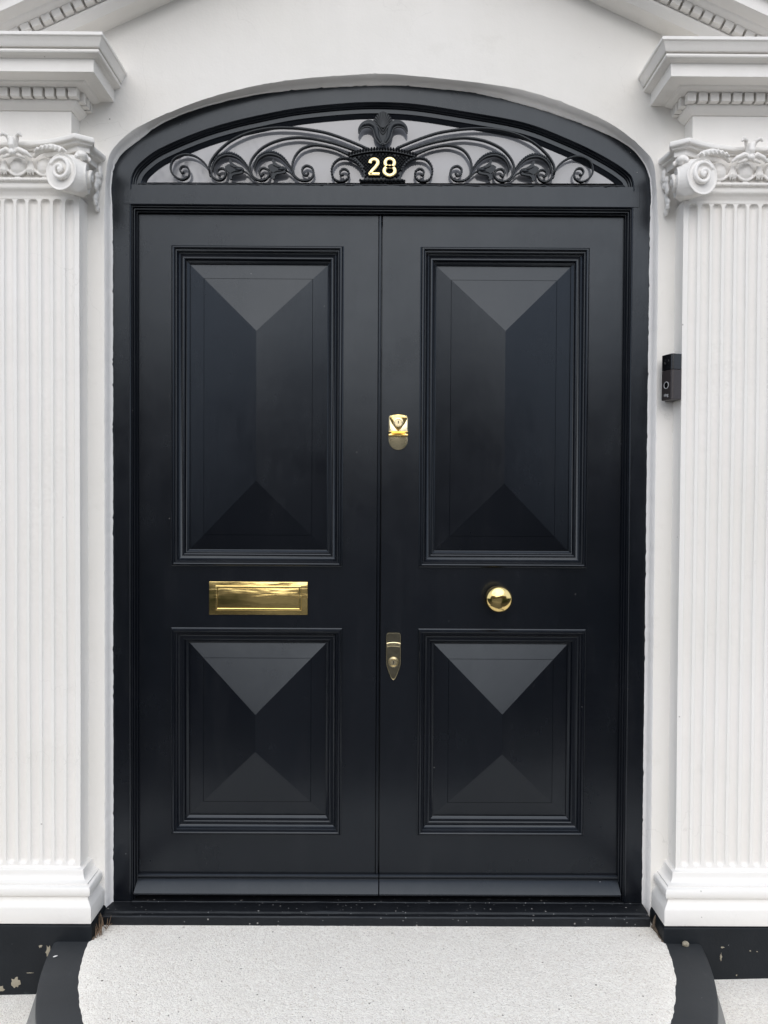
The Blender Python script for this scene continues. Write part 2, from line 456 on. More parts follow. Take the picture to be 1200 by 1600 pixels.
# ---------------------------------------------------------------- door frame
FY = -.035
frame = thing('door_frame', 'black painted arched door frame with fanlight above the double doors', 'door frame', (0, FY, .02))
INN = [P(*p, FY) for p in [(203.6, 296), (203.7, 285), (205, 276), (212, 262), (226, 248), (246, 234), (280, 218), (320, 202.5), (360, 190.5), (398, 181.5), (463, 169), (542, 161), (600, 159.5),
        (658, 163.5), (737, 176), (800, 187), (840, 198), (880, 214), (920, 232), (960, 254), (984, 272), (990.5, 286), (991.5, 299)]]
innc = crv(INN, 5)
outc = resamp([(JL-.03, 2.206)]+[(p[0]*1.02, p[1]+.02) for p in crv(ARC, 5)]+[(JR+.03, 2.206)], 140)
inn = resamp(innc, 140)
mb = MB()
rings = [[(b[0], FY+.06, b[1]), (b[0], FY, b[1]), (a[0], FY, a[1]), (a[0], FY+.06, a[1])] for a, b in zip(inn, outc)]
mb.loft(rings, False, True, True)
under(mb.build('arch_head', BLACK, smooth=30), frame)
mb = MB()
# swept bead and cove of the fanlight opening: travel right to left so left of travel is outwards -> use reversed offsets
prof = [(.0, -.034), (-.0012, -.0385), (-.0028, -.0395), (-.0042, -.0385), (-.0055, -.0335), (-.0060, -.0320), (-.0078, -.0315), (-.0092, -.0285), (-.0098, -.0255), (-.0130, -.0245), (-.0135, -.0200), (-.0260, -.0196), (-.0275, -.0188), (-.0290, -.0170), (-.0400, -.0125), (-.0405, -.0095)]  # innermost bevel added in place of the shaded, reflected band at the glass
mb.sweep([tuple(p) for p in reversed(spaced(innc, .012))], [(-o, y) for o, y in prof], False, False, False)
under(mb.build('arch_moulding', BEAD, smooth=24), frame)
for s in (-1, 1):
    mb = MB(); x0, x1 = (JL-.03, -.770) if s < 0 else (.768, JR+.03)
    mb.box(x0, x1, FY-.0012, .05, .018, 2.214)
    under(mb.build('jamb', BLACK, bevel=.0012), frame)
mb = MB(); mb.prism([(-.790, 2.166), (.788, 2.166), (.788, 2.2295), (-.790, 2.2265)], FY-.0024, .05)
under(mb.build('transom', BLACK, bevel=.0012), frame)
mb = MB()   # stop moulding round the doors
path = [(.768, .02), (.768, 2.167), (-.770, 2.167), (-.770, .02)]
prof = [(0, -.030), (0, -.0400), (.0022, -.0415), (.0045, -.0400), (.0050, -.034), (.0070, -.0335), (.0085, -.030), (.0092, -.024), (.0115, -.0235), (.0130, -.020), (.0138, -.012), (.0155, -.0115), (.0165, -.008), (.0165, .03)]
mb.sweep(path, prof, False, False, False)
under(mb.build('stop_moulding', BEAD), frame)
mb = MB()   # lumpy glazing putty along the transom
pts = [(x, FY+.0+random.uniform(-.0015, .0015), 2.2292+.0012*(x/.75)+random.uniform(-.0012, .0012)) for x in [-.745+i*.0085 for i in range(176)]]
mb.tube(pts, [random.uniform(.003, .0045) for _ in pts], 6)
under(mb.build('putty_line', OLDB, smooth=70), frame)
mb = MB(); gl = [P(*p, .004) for p in [(206, 290), (215, 268), (260, 240), (330, 205), (430, 180), (520, 172), (600, 170), (680, 173), (770, 186), (860, 208), (930, 238), (975, 268), (984, 292)]]
mb.prism(list(reversed([(p[0], p[1]+.004) for p in gl]))+[], -.011, -.006)
under(mb.build('fanlight_glass', GLASS), frame)

# ---------------------------------------------------------------- sill
mb = MB()
pr = [(-.110, SZ-.03), (-.110, .0085), (-.1075, .012), (-.095, .0125), (-.092, .0095), (-.0895, .0095), (-.087, .0145), (-.083, .0160), (-.040, .0175), (-.038, .0155), (-.036, .0155), (-.034, .0178), (.03, .0190), (.06, .0190), (.06, SZ-.03)]
rn = random.Random(4); rings = []
for i in range(60):
    x = -.838+1.659*i/59
    rings.append([(x, y+rn.uniform(-.0006, .0006), z+rn.uniform(-.0005, .0005)) for y, z in pr])
mb.loft(rings)
tag(mb.build('door_sill', OLDB, smooth=30), 'worn black painted threshold sill below the double doors', 'sill')

# ---------------------------------------------------------------- door leaves
def cells(mb, xs, zs, holes, y0, y1):
    for i in range(len(xs)-1):
        for j in range(len(zs)-1):
            cx, cz = (xs[i]+xs[i+1])/2, (zs[j]+zs[j+1])/2
            if any(h[0] < cx < h[1] and h[2] < cz < h[3] for h in holes): continue
            for y in (y0, y1):
                mb.add([(xs[i], y, zs[j]), (xs[i+1], y, zs[j]), (xs[i+1], y, zs[j+1]), (xs[i], y, zs[j+1])], [(0, 1, 2, 3)])
    for h in holes+[(xs[0], xs[-1], zs[0], zs[-1])]:
        c = [(h[0], h[2]), (h[1], h[2]), (h[1], h[3]), (h[0], h[3])]
        for k in range(4):
            a, b = c[k], c[(k+1) % 4]
            mb.add([(a[0], y0, a[1]), (b[0], y0, b[1]), (b[0], y1, b[1]), (a[0], y1, a[1])], [(0, 1, 2, 3)])
MOULD = [(0, .012), (0, -.0035), (.0022, -.0045), (.0035, -.0058), (.0045, -.0125), (.0065, -.0148), (.0090, -.0150), (.0115, -.0137), (.0135, -.0110), (.0145, -.0080), (.0172, -.0076), (.0185, -.0062),
         (.0205, -.0015), (.0240, .0025), (.0285, .0050), (.0325, .0058), (.0335, .0048), (.0370, .0050), (.0395, .0062), (.0410, .0100), (.0425, .0135), (.0445, .0140), (.0500, .0190), (.0515, .0196), (.0520, .0245), (.0570, .0245)]
def pyramid(mb, x0, x1, z0, z1, base=.0215, h=.047, lip=.046):
    w = (x1-x0)/2; k = h/w
    def ring(o, y): return [(x0+o, y, z0+o), (x1-o, y, z0+o), (x1-o, y, z1-o), (x0+o, y, z1-o)]
    rs = [ring(0, base+.01), ring(0, base), ring(lip-.0012, base-k*(lip-.0012)), ring(lip-.0008, base-k*lip+.0012), ring(lip, base-k*lip-.0002)]
    vs = [v for r in rs for v in r]; fs = []
    for i in range(len(rs)-1):
        for q in range(4): fs.append((i*4+q, i*4+(q+1) % 4, (i+1)*4+(q+1) % 4, (i+1)*4+q))
    m = (x0+x1)/2; top = base-h; b = (len(rs)-1)*4
    vs += [(m, top, z0+w), (m, top, z1-w)]; A, B = len(vs)-2, len(vs)-1
    fs += [(b, b+1, A), (b+1, b+2, B, A), (b+2, b+3, B), (b+3, b, A, B)]
    mb.add(vs, fs)
def leaf(s, label):
    # each leaf: outer stile to the frame, meeting stile at the centre
    x0, x1 = (-.7535, -.0112) if s < 0 else (.0032, .7515)
    px = (-.652, -.1175) if s < 0 else (.120, .6455)
    holes = [(px[0]+.002, px[1]-.002, .217, .863), (px[0]+.002, px[1]-.002, 1.060, 2.051)]
    t = thing('front_door', label, 'door', (x0 if s < 0 else x1, 0, .034))
    mb = MB()
    cells(mb, sorted([x0, x1, holes[0][0], holes[0][1]]), [.034, .217, .863, 1.060, 2.051, 2.149], holes, 0., .045)
    under(mb.build('door_leaf', BLACK, smooth=25, bevel=.0010), t)
    if s < 0:
        mb = MB(); mb.sweep([(-.0052, .036), (-.0052, 2.147)], [(.0042, .030), (.0042, -.001), (.0034, -.0030), (.0015, -.0040), (-.0015, -.0040), (-.0034, -.0030), (-.0042, -.001), (-.0042, .030)], caps=True)
        mb.box(-.03, .022, .047, .055, .036, 2.147)
        under(mb.build('astragal', BEAD, smooth=40), t)
    for z0, z1 in ((.2145, .8655), (1.0575, 2.0535)):
        mb = MB(); mb.sweep([(px[0], z0), (px[1], z0), (px[1], z1), (px[0], z1)], MOULD, True, False, False)
        under(mb.build('panel_moulding', BEAD, smooth=22), t)
        mb = MB(); pyramid(mb, px[0]+.0525, px[1]-.0525, z0+.0525, z1-.0525)
        under(mb.build('raised_panel', BLACK, smooth=5, rec=True), t)
    wx = (-.7600, -.001) if s < 0 else (.005, .7560)
    wb = MB()
    prf = [(0, .0915), (-.008, .0905), (-.0125, .087), (-.0125, .082), (-.0095, .0785), (-.0105, .0750), (-.0170, .0700), (-.0390, .0445), (-.0395, .040), (-.037, .038), (-.010, .034), (0, .034)]
    xa = [x0+.0015 if s < 0 else x0, .0000 if s < 0 else x1-.002]
    rings = [[(xa[0]-(.007*min(1, -y/.03) if s < 0 else 0), y, z) for y, z in prf], [(xa[1]+(.005*min(1, -y/.03) if s > 0 else 0), y, z) for y, z in prf]]
    wb.loft(rings)
    under(wb.build('weatherboard', BEAD, smooth=25, bevel=.0006), t)
    return t
left = leaf(-1, 'left black panelled door leaf with the brass letter plate')
right = leaf(1, 'right black panelled door leaf with the round brass knob')

# letter plate
lx0, lx1, lz0, lz1 = -.5335, -.2255, .9070, 1.0100
t = left
mb = MB()
cxs = (lx0+lx1)/2
path = [(lx0, lz0), (lx1, lz0), (lx1, lz1), (lx0, lz1)]
mb.prism(path, -.0045, 0, .0012)
ipath = [(lx0+.0195, lz0+.0130), (lx1-.0195, lz0+.0130), (lx1-.0195, lz1-.0115), (lx0+.0195, lz1-.0115)]
mb.sweep(ipath, [(0, -.004), (.0010, -.0060), (.0030, -.0070), (.0050, -.0070), (.0070, -.0060), (.0080, -.0035), (.0086, -.0035)], True, False, False)
lp = under(mb.build('letter_plate', PLATE, smooth=30, bevel=0), t)
mb = MB(); mb.prism(inset(ipath, .0094), -.0062, -.001, .0012)
fl = mb.build('flap', PLATE, bevel=0); fl.parent = lp; fl.location = (0, 0, 0)
# knob
mb = MB(); kc = (.3655, .9650)
mb.lathe(*kc, [(0, -.0085), (.020, -.0085), (.030, -.0075), (.033, -.006), (.0345, -.003), (.0345, 0)], 48)
kn = under(mb.build('knob_rose', BRASS, smooth=50), right)
mb = MB()
pr = [(.012, -.006), (.012, -.020), (.016, -.026), (.027, -.031), (.0365, -.038), (.0408, -.046), (.0408, -.052), (.0378, -.059), (.030, -.0645), (.020, -.068), (.010, -.0698), (0, -.0702)]
mb.lathe(*kc, crv(pr, 4), 64)
q = mb.build('door_knob', BRASS, smooth=60); q.parent = kn
# cylinder pull
cx = .0545
mb = MB()
w = .0295
ol = [(cx+w*math.cos(a), 1.4525+.029*math.sin(a)) for a in [math.pi+math.pi*i/16 for i in range(17)]]+[(cx+w, 1.525)]+[(cx+w*math.cos(a), 1.5255+.0095*math.sin(a)) for a in [math.pi*i/12 for i in range(1, 12)]]+[(cx-w, 1.525)]
mb.prism(ol, -.0035, 0, .0012)
pl = under(mb.build('cylinder_pull', OLDBR, bevel=0), right)
mb = MB()   # arched shield sloping out above the finger shelf
sh = [(cx, 1.4825), (cx+.008, 1.490), (cx+.021, 1.507), (cx+.0275, 1.521), (cx+.029, 1.5265), (cx+.018, 1.5325), (cx, 1.5350), (cx-.018, 1.5325), (cx-.029, 1.5265), (cx-.0275, 1.521), (cx-.021, 1.507), (cx-.008, 1.490)]
mb.prism(sh, -.0105, -.003, .0028)
q = mb.build('shield', PLATE, smooth=50); q.parent = pl
mb = MB(); rings = []
for i in range(17):
    u = -1+i/8; x = cx+u*.0297; b = .0025+.007*u*u
    rings.append([(x, -.003, 1.4825), (x, -.013, 1.4825), (x, -.0145, 1.4805), (x, -.0100-b*.3, 1.4785), (x, -.0065-b*.6, 1.4740), (x, -.012, 1.4705), (x, -.0155, 1.4695), (x, -.0155, 1.4665), (x, -.013, 1.4655), (x, -.003, 1.4655)])
mb.loft(rings); q = mb.build('finger_shelf', BRASS, smooth=40); q.parent = pl
mb = MB(); mb.lathe(cx, 1.5075, [(0, -.0145), (.0095, -.0145), (.010, -.0115), (.0112, -.0115), (.0120, -.0165), (.0150, -.0160), (.0165, -.010)], 32)
q = mb.build('lock_cylinder', OLDBR, smooth=40); q.parent = pl
mb = MB(); mb.box(cx-.0014, cx+.0014, -.0149, -.012, 1.5050, 1.5135); q2 = mb.build('keyhole', HOLE); q2.parent = pl
text('lettering', 'BANHAM', .0062, (cx, -.0106, 1.5275), DARKBR, pl, sx=1.05)
# lower lock
cx = .0435
mb = MB()
half = [(0, .7045), (.004, .7055), (.0075, .710), (.0135, .724), (.0195, .742), (.0225, .753), (.0232, .762), (.0232, .840), (.0215, .849), (.017, .8525)]
ol = [(cx+x, z) for x, z in half]+[(cx-x, z) for x, z in reversed(half) if x > 0]
mb.prism(ol, -.0042, 0)
lk = under(mb.build('deadlock', DARKBR, smooth=20), right)
mb = MB(); mb.sweep(ol, [(0, 0), (0, -.0058), (.0008, -.0070), (.0020, -.0068), (.0028, -.004)], True, False, False)
q = mb.build('rim', OLDBR, smooth=60); q.parent = lk
mb = MB()
arcp = [(cx+.0205*u, .8165-.0028*u*u) for u in [-1+i/8 for i in range(17)]]
mb.sweep(arcp, [(.0065, -.004), (.0065, -.0066), (.0052, -.0070), (.0045, -.0060), (-.0045, -.0060), (-.0052, -.0070), (-.0065, -.0066), (-.0065, -.004)], caps=True)
q = mb.build('name_banner', OLDBR, smooth=30); q.parent = lk
text('lettering', 'BANHAM', .0088, (cx, -.0064, .8150), DARKBR, lk, sx=.95, offset=.0001)
mb = MB(); mb.lathe(cx, .7600, [(0, -.0095), (.0088, -.0095), (.0094, -.0085), (.0096, -.0045), (.0122, -.0045), (.0128, -.0098), (.0158, -.0092), (.0170, -.0065), (.0172, -.004)], 40)
q = mb.build('lock_cylinder', OLDBR, smooth=40); q.parent = lk
mb = MB(); mb.box(cx-.0012, cx+.0012, -.0100, -.009, .7555, .7650); q2 = mb.build('keyhole', HOLE); q2.parent = lk

# ---------------------------------------------------------------- fanlight grille
IY = -.028
gr = thing('fanlight_grille', 'black scrolled iron grille with tulips and the number 28 across the fanlight', 'grille', (0, IY, 2.23))
CXG = P(597, 240, IY)[0]
def G_(pts): return [P(*p, IY) for p in pts]
def mir(pts, s): return pts if s < 0 else [(2*CXG-x, z+.002) for x, z in pts]
def bar(mb, pts, w, d=.011, y0=IY-.006):
    h = w/2; y1 = y0+d; e = min(.0014, h*.5)
    prf = [(-h, y1), (-h, y0+e), (-h+e, y0), (h-e, y0), (h, y0+e), (h, y1)]
    mb.sweep(pts, prf, False, True, True)
SA = [(329, 276), (327, 267), (320, 255.5), (308, 246), (294, 241.5), (281, 243.5), (271, 250), (267, 260), (268.5, 270), (276, 278), (286, 281), (294.5, 276), (296, 267.5), (291.5, 261), (285, 260.5), (281.5, 265.5), (284, 270.5), (288, 269)]
SB = [(575, 233), (550, 222), (525, 212.5), (502, 206), (463, 200.5), (424, 200.5), (390, 207), (361.5, 220), (342, 236), (330.5, 251), (327, 263), (330, 274.5), (341, 281.8), (350, 278.5), (353.5, 269), (348, 263.5), (340.5, 265.5), (340, 272), (345, 273.5)]
SC = [(560, 237), (525, 225), (500, 219), (480, 215.8), (462, 215.2), (437.5, 219), (414.5, 228.5), (399.5, 241.3), (391.7, 254), (390.5, 265), (395.5, 276), (405, 282), (414.5, 280.8), (420.5, 274), (418.5, 265.5), (410, 263), (405, 269), (408, 274.5), (412, 271.5)]
SD = [(548, 243.5), (525, 233), (507, 228.3), (490.7, 227), (474, 231.8), (463.5, 241), (457.5, 254), (457, 266), (460.5, 275), (469.5, 281.8), (483, 281.4), (490, 272.5), (487.5, 263), (479, 259.3), (472.7, 264), (473.2, 271.5), (479, 274.3), (482, 270)]
SE = [(566, 267), (561, 258), (552, 250.8), (541, 247.8), (529.5, 249.5), (521.5, 257), (518.2, 267), (520, 277), (526, 283), (535.5, 284), (543, 280), (545.3, 272.5), (542, 266), (536, 264.5), (531.5, 268.5), (532.5, 273.5), (537, 273)]
for s in (-1, 1):
    for nm, pts, w in (('scroll', SA, .0050), ('scroll', SB, .0058), ('scroll', SC, .0058), ('scroll', SD, .0058), ('beaded_scroll', SE, .0056)):
        mb = MB(); cp = mir(crv(G_(pts), 7), s); bar(mb, cp, w)
        if nm == 'beaded_scroll':
            for q in spaced(cp, .0085)[:-6]: mb.ell((q[0], IY-.006, q[1]), (.0038, .003, .0038), 8)
        under(mb.build(nm, IRON, smooth=40), gr)
    for dx, oz in ((0, 0), (65.5, -1.5)):
        # notched acanthus arch over each tulip
        top = [(330+dx, 262), (336.7+dx, 247), (347.7+dx, 239.4), (360.5+dx, 238), (373+dx, 243), (383+dx, 252.5), (391+dx, 265)]
        bot = [(332.5+dx, 269.7), (336.3+dx, 257), (343.5+dx, 248.6), (355+dx, 244.6), (368.5+dx, 247.2), (379.8+dx, 255.7), (390.5+dx, 268.8)]
        a = crv(G_([(x, y+oz) for x, y in top]), 8); b = crv(G_([(x, y+oz) for x, y in bot]), 8)
        n_ = 44; a = resamp(a, n_); b = resamp(b, n_)
        rings = []
        for i in range(n_):
            A = Vector(mir([a[i]], s)[0]); B = Vector(mir([b[i]], s)[0]); nn = (A-B).normalized()
            A2 = A+nn*(.0010 if i % 2 else -.0010); q = lambda f: A2.lerp(B, f)
            dy = .0012 if i % 2 else 0
            rings.append([(p.x, y, p.y) for p, y in ((A2, IY+.005), (A2, IY-.0045-dy), (q(.38), IY-.0055-dy*.6), (q(.50), IY-.0050), (q(.53), IY-.0020), (q(.60), IY-.0020), (q(.63), IY-.0070), (q(.90), IY-.0070), (B, IY-.0055), (B, IY+.005))])
        mb = MB(); mb.loft(rings); under(mb.build('acanthus_arch', IRON, smooth=28), gr)
        def T(x, y): return mir([P(300+x/5.4545+dx*1.02, 190+y/5.4545+oz*.5, IY)], s)[0]
        mb = MB()
        ol = [T(*p) for p in [(447, 415), (432, 400), (398, 392), (372, 378), (352, 362), (343, 345), (334, 331), (322, 334), (320, 350), (328, 372), (305, 378), (283, 394), (290, 414), (306, 436), (330, 449), (318, 468), (315, 490), (330, 505), (347, 499), (344, 480), (360, 463), (395, 457), (430, 450), (446, 434)]]
        area = sum(ol[k][0]*ol[(k+1) % len(ol)][1]-ol[(k+1) % len(ol)][0]*ol[k][1] for k in range(len(ol)))
        if area < 0: ol.reverse()
        mb.prism(ol, IY-.0095, IY-.001)
        mb.ell((T(400, 420)[0], IY-.0105, T(400, 420)[1]), (.0100, .0042, .0060), 12)
        c = [T(*p) for p in [(330, 385), (365, 402), (400, 405)]]; mb.tube([(x, IY-.0120, z) for x, z in c], [.0008, .0016, .001], 6)
        c = [T(*p) for p in [(335, 450), (365, 436), (400, 435)]]; mb.tube([(x, IY-.0120, z) for x, z in c], [.0008, .0016, .001], 6)
        mb.ell((T(438, 424)[0], IY-.0085, T(438, 424)[1]), (.0042, .0042, .0052), 10)
        bar(mb, crv([T(440, 425), T(470, 440), T(500, 470), T(540, 502)], 4), .0042, .008, IY-.005)
        under(mb.build('tulip', IRON, smooth=28), gr)
# cartouche
def U(x, y): return P(500+x/6, 160+y/6, IY)
mb = MB()
body = [U(285, 505), U(345, 545), U(385, 600), U(405, 655), U(415, 715), U(395, 728), U(372, 755), U(800, 757), U(782, 728), U(757, 715), U(765, 655), U(795, 600), U(835, 550), U(895, 512), U(740, 478), U(590, 468), U(430, 478)]
mb.prism(list(body), IY-.001, IY+.006)
x0_, z0_ = U(300, 735); x1_, z1_ = U(880, 500)
def inside(x, z):
    r = False; j = len(body)-1
    for i in range(len(body)):
        xi, zi = body[i]; xj, zj = body[j]
        if (zi > z) != (zj > z) and x < (xj-xi)*(z-zi)/(zj-zi)+xi: r = not r
        j = i
    return r
st = .0105; k = 0
z = z0_+.012
while z < z1_+.01:
    x = x0_+(st/2 if k % 2 else 0)
    while x < x1_:
        if all(inside(x+a, z+b) for a, b in ((.005, 0), (-.005, 0), (0, .005), (0, -.004))):
            hh = .0052; mb.add([(x-hh, IY-.0008, z), (x, IY-.0008, z-hh), (x+hh, IY-.0008, z), (x, IY-.0008, z+hh), (x, IY-.0062, z)], [(0, 1, 4), (1, 2, 4), (2, 3, 4), (3, 0, 4)])
        x += st
    z += st*.5; k += 1
ct = under(mb.build('cartouche', IRON, smooth=10), gr)
mb = MB()
for i in range(25):
    u = -1+i/12; q = U(586+u*310, 447+52*u*u+4*u)
    r_ = Matrix.Rotation(-u*.28, 3, 'Y')
    mb.ell((q[0], IY-.008, q[1]), (.0044, .009, .0062), 8, r_)
mb.sweep(crv([U(270, 505), U(420, 470), U(586, 458), U(750, 474), U(902, 512)], 8), [(.004, IY+.004), (.004, IY-.010), (-.004, IY-.010), (-.004, IY+.004)], caps=True)
q = mb.build('beaded_crest', IRON, smooth=40); q.parent = ct
mb = MB()
for i in range(22):
    q = U(378+i*19.6, 737+(i % 2)*6); mb.ell((q[0], IY-.004, q[1]), (.0042, .005, .005), 8)
q = mb.build('beaded_foot', IRON, smooth=40); q.parent = ct
# crowning flower
def ccw(p):
    return p if sum(p[k][0]*p[(k+1) % len(p)][1]-p[(k+1) % len(p)][0]*p[k][1] for k in range(len(p))) > 0 else p[::-1]
mb = MB()
hp = [(24, 404), (62, 368), (82, 330), (90, 292), (100, 262), (122, 246), (156, 242), (192, 256), (222, 300), (233, 288), (230, 250), (208, 212), (170, 184), (126, 174), (84, 186), (52, 218), (26, 262)]
hp2 = [(590-x, y) for x, y in hp]+[(590, 318)]+[(590+x, y) for x, y in reversed(hp)]
body2 = ccw([U(*p) for p in crv(hp2, 3, True)])
mb.prism(body2, IY-.0085, IY-.002)
for s in (-1, 1):     # rounded petal relief
    c = crv([U(590+s*x, y) for x, y in ((20, 385), (48, 335), (60, 285), (78, 238), (120, 212), (168, 214), (206, 240), (226, 285))], 5)
    mb.tube([(x, IY-.0085, z) for x, z in c], [.0042+.0036*math.sin(math.pi*k/(len(c)-1)) if k < len(c)*.75 else .0062*(1-(k-len(c)*.75)/(len(c)*.26)) for k in range(len(c))], 10, .55)
mb.ell((U(588, 410)[0], IY-.008, U(588, 410)[1]), (.0055, .006, .0050), 10)
mb.ell((U(588, 432)[0], IY-.008, U(588, 432)[1]), (.0035, .005, .006), 10)
fw = under(mb.build('crowning_flower', IRON, smooth=25), gr)
mb = MB()
for i in range(13):      # ribbed shell
    a = R(90+(-6+i)*10.5); c0 = U(590, 250); c1 = (c0[0]+math.cos(a)*.034, c0[1]+math.sin(a)*(.050-.0015*abs(i-6)))
    mb.tube([(c0[0], IY-.008, c0[1]), ((c0[0]+c1[0])/2, IY-.0085, (c0[1]+c1[1])/2), (c1[0], IY-.004, c1[1])], [.0012, .0024, .0040], 6)
mb.prism([U(500, 185), U(590, 300), U(680, 185), U(655, 140), U(590, 104), U(525, 140)], IY-.004, IY-.001)
q = mb.build('ribbed_shell', IRON, smooth=50); q.parent = fw
mb = MB()
for pts in ([(500, 205), (545, 250), (590, 310), (635, 250), (680, 205)], [(530, 195), (560, 235), (590, 275), (620, 235), (650, 195)]):
    c = crv([U(*p) for p in pts], 6); mb.tube([(x, IY-.0100, z) for x, z in c], .0016, 6)
q = mb.build('inner_petal_line', IRON, smooth=60); q.parent = fw
# house number
DY = IY-.0105
def stroke(mb, pts, w, closed=False):
    h = w/2
    mb.sweep(pts, [(-h, DY+.004), (-h, DY+.0008), (-h+.0010, DY), (h-.0010, DY), (h, DY+.0008), (h, DY+.004)], closed, True, True)
def V_(x, y): return P(500+x/6, 160+y/6, DY)
mb = MB()
stroke(mb, crv([V_(468, 567), V_(478, 543), V_(508, 531), V_(537, 545), V_(541, 572), V_(520, 606), V_(488, 640), V_(470, 668)], 7), .0105)
stroke(mb, [V_(456, 669), V_(558, 670)], .0098)
q = mb.build('number_two', DIGIT, smooth=40); under(q, gr)
mb = MB()
c1 = V_(654, 565); c2 = V_(652, 641)
stroke(mb, [(c1[0]+.0142*math.cos(a), c1[1]+.0128*math.sin(a)) for a in [2*math.pi*i/28 for i in range(28)]], .0098, True)
stroke(mb, [(c2[0]+.0165*math.cos(a), c2[1]+.0137*math.sin(a)) for a in [2*math.pi*i/28 for i in range(28)]], .0102, True)
q = mb.build('number_eight', DIGIT, smooth=40); under(q, gr)

# ---------------------------------------------------------------- pilasters
AX = 1.055
def make_pilaster(label):
    t = thing('pilaster', label, 'pilaster', (0, WY, ground(-AX)-.02), group='fluted pilasters beside the door')
    off = -Vector(t.location)
    def put(o, par=None):
        o.parent = par or t
        if par is None: o.location = off
        return o
    HW = .171; SY = -.137
    # fluted shaft as a relief
    ax = [(-4+i)*.0358 for i in range(9)]; r = .0138; zb, zt = .196, 2.128
    xsn = [-HW]+[-HW+.0004]+sorted(set(round(a+d, 5) for a in ax for d in [-.0141, -.0138, -.0130, -.0115, -.0095, -.0065, -.003, 0, .003, .0065, .0095, .0115, .0130, .0138, .0141]))+[HW-.0004, HW]
    zsn = [.172]+[zb-.0142+i*.0012 for i in range(16)]+[.25+i*.045 for i in range(41)]+[zt-.004+i*.0012 for i in range(16)]+[2.150]
    rnd = random.Random(2)
    wob = [(rnd.uniform(.5, 2), rnd.uniform(0, 6), rnd.uniform(.0003, .0012)) for _ in range(9)]
    vs = []; fs = []
    for z in zsn:
        for x in xsn:
            y = SY
            k = min(range(9), key=lambda j: abs(x-ax[j])); dz = max(zb-z, 0, z-zt); d = math.hypot(x-ax[k], dz)
            if d < r: y += .0105*math.sqrt(max(0, 1-(d/r)**2))
            wf, wp, wa = wob[k]
            vs.append((x+wa*math.sin(z*wf*3+wp), y+.0006*math.sin(z*7+x*20), z))
    m = len(xsn)
    for i in range(len(zsn)-1):
        for j in range(m-1): fs.append((i*m+j, i*m+j+1, (i+1)*m+j+1, (i+1)*m+j))
    for j0 in (0, m-1):
        k0 = len(vs)
        for i, z in enumerate(zsn): vs.append((vs[i*m+j0][0], WY+.02, z))
        for i in range(len(zsn)-1): fs.append((i*m+j0, (i+1)*m+j0, k0+i+1, k0+i))
    mb = MB(); mb.add(vs, fs); put(mb.build('shaft', TRIM, smooth=50))
    # moulded base: profile swept round three sides (plan path)
    def around(mb, prof, hw, fy, back=WY+.01, jit=0.):
        """prof=(offset outwards, z); path: left back, left front, right front, right back"""
        rings = []
        for sx, corner in ((-1, 0), (-1, 1), (1, 1), (1, 0)):
            rings.append([(sx*(hw+o), (fy-o) if corner else back, z) for o, z in prof])
        mb.loft(rings, False, True, True)
    mb = MB()
    around(mb, [(-.02, .030), (.0480, .030), (.0490, .034), (.0490, .074), (.0475, .078), (.0440, .084), (.0385, .091), (.0350, .097), (.0340, .103), (.0385, .1045), (.0425, .109), (.0440, .116), (.0440, .122), (.0425, .129), (.0385, .1345), (.0330, .1365), (.0325, .1405), (.0250, .143), (.0185, .148), (.0150, .155), (.0135, .162), (.0135, .169), (.0120, .1715), (.002, .1735), (0, .178), (-.02, .178)], HW, SY)
    put(mb.build('base', TRIM, smooth=40))
    mb = MB(); rnd = random.Random(8)
    around(mb, [(-.02, -.30), (.052, -.30), (.052, .018), (.050, .0255), (.044, .0275), (-.02, .0275)], HW, SY)
    put(mb.build('pedestal', PLINTH, smooth=30, bevel=.002))
    FW = .147; FYY = -.134
    mb = MB(); mb.box(-FW, FW, FYY, WY+.01, 2.27, 2.400); put(mb.build('frieze_block', TRIM, bevel=.002))
    # capital
    mb = MB()
    mb.box(-.165, .165, -.148, -.06, 2.183, 2.278)
    rings = []
    around(mb, [(-.03, 2.140), (.0, 2.140), (.001, 2.150), (.006, 2.160), (.013, 2.167), (.0145, 2.171), (.0145, 2.183), (-.03, 2.183)], .158, -.137)
    for i in range(-4, 5):     # bead and reel
        x = i*.0262; mb.tube([(x-.0075, -.155, 2.190), (x+.0075, -.155, 2.190)], .0062, 8); mb.ell((x+.0131, -.156, 2.190), (.0032, .0062, .0064), 8)
        mb.ell((x-.0090, -.155, 2.190), (.003, .006, .006), 8); mb.ell((x+.0085, -.155, 2.190), (.003, .006, .006), 8)
    for x in (-.077, 0, .077):
        mb.ell((x, -.147, 2.226), (.0245, .021, .029), 16)
        mb.tube([(x+.0345*math.cos(a)*(1 if True else 0), -.158, 2.243+.0425*math.sin(a)) for a in [math.pi+math.pi*i/12 for i in range(13)]], .0036, 6)
    for x in (-.0385, .0385):
        mb.ell((x, -.157, 2.236), (.0045, .005, .007), 8)
        for dx in (-.008, 0, .008): mb.tube([(x, -.160, 2.234), (x+dx*.8, -.163, 2.215), (x+dx, -.158, 2.201)], [.0028, .0036, .002], 6)
    cap = put(melt(mb.build('capital', TRIM), .0019, 2))
    # abacus
    mb = MB()
    def abplan(o):
        h = [(0, -.163-o), (.05, -.166-o), (.10, -.177-o), (.15, -.196-o), (.188, -.216-o), (.232+o*.6, -.187-o*.5), (.222+o, -.165), (.212+o, -.14), (.216+o, -.115), (.226+o, -.06)]
        return [(-x, y) for x, y in reversed(h)]+h[1:]
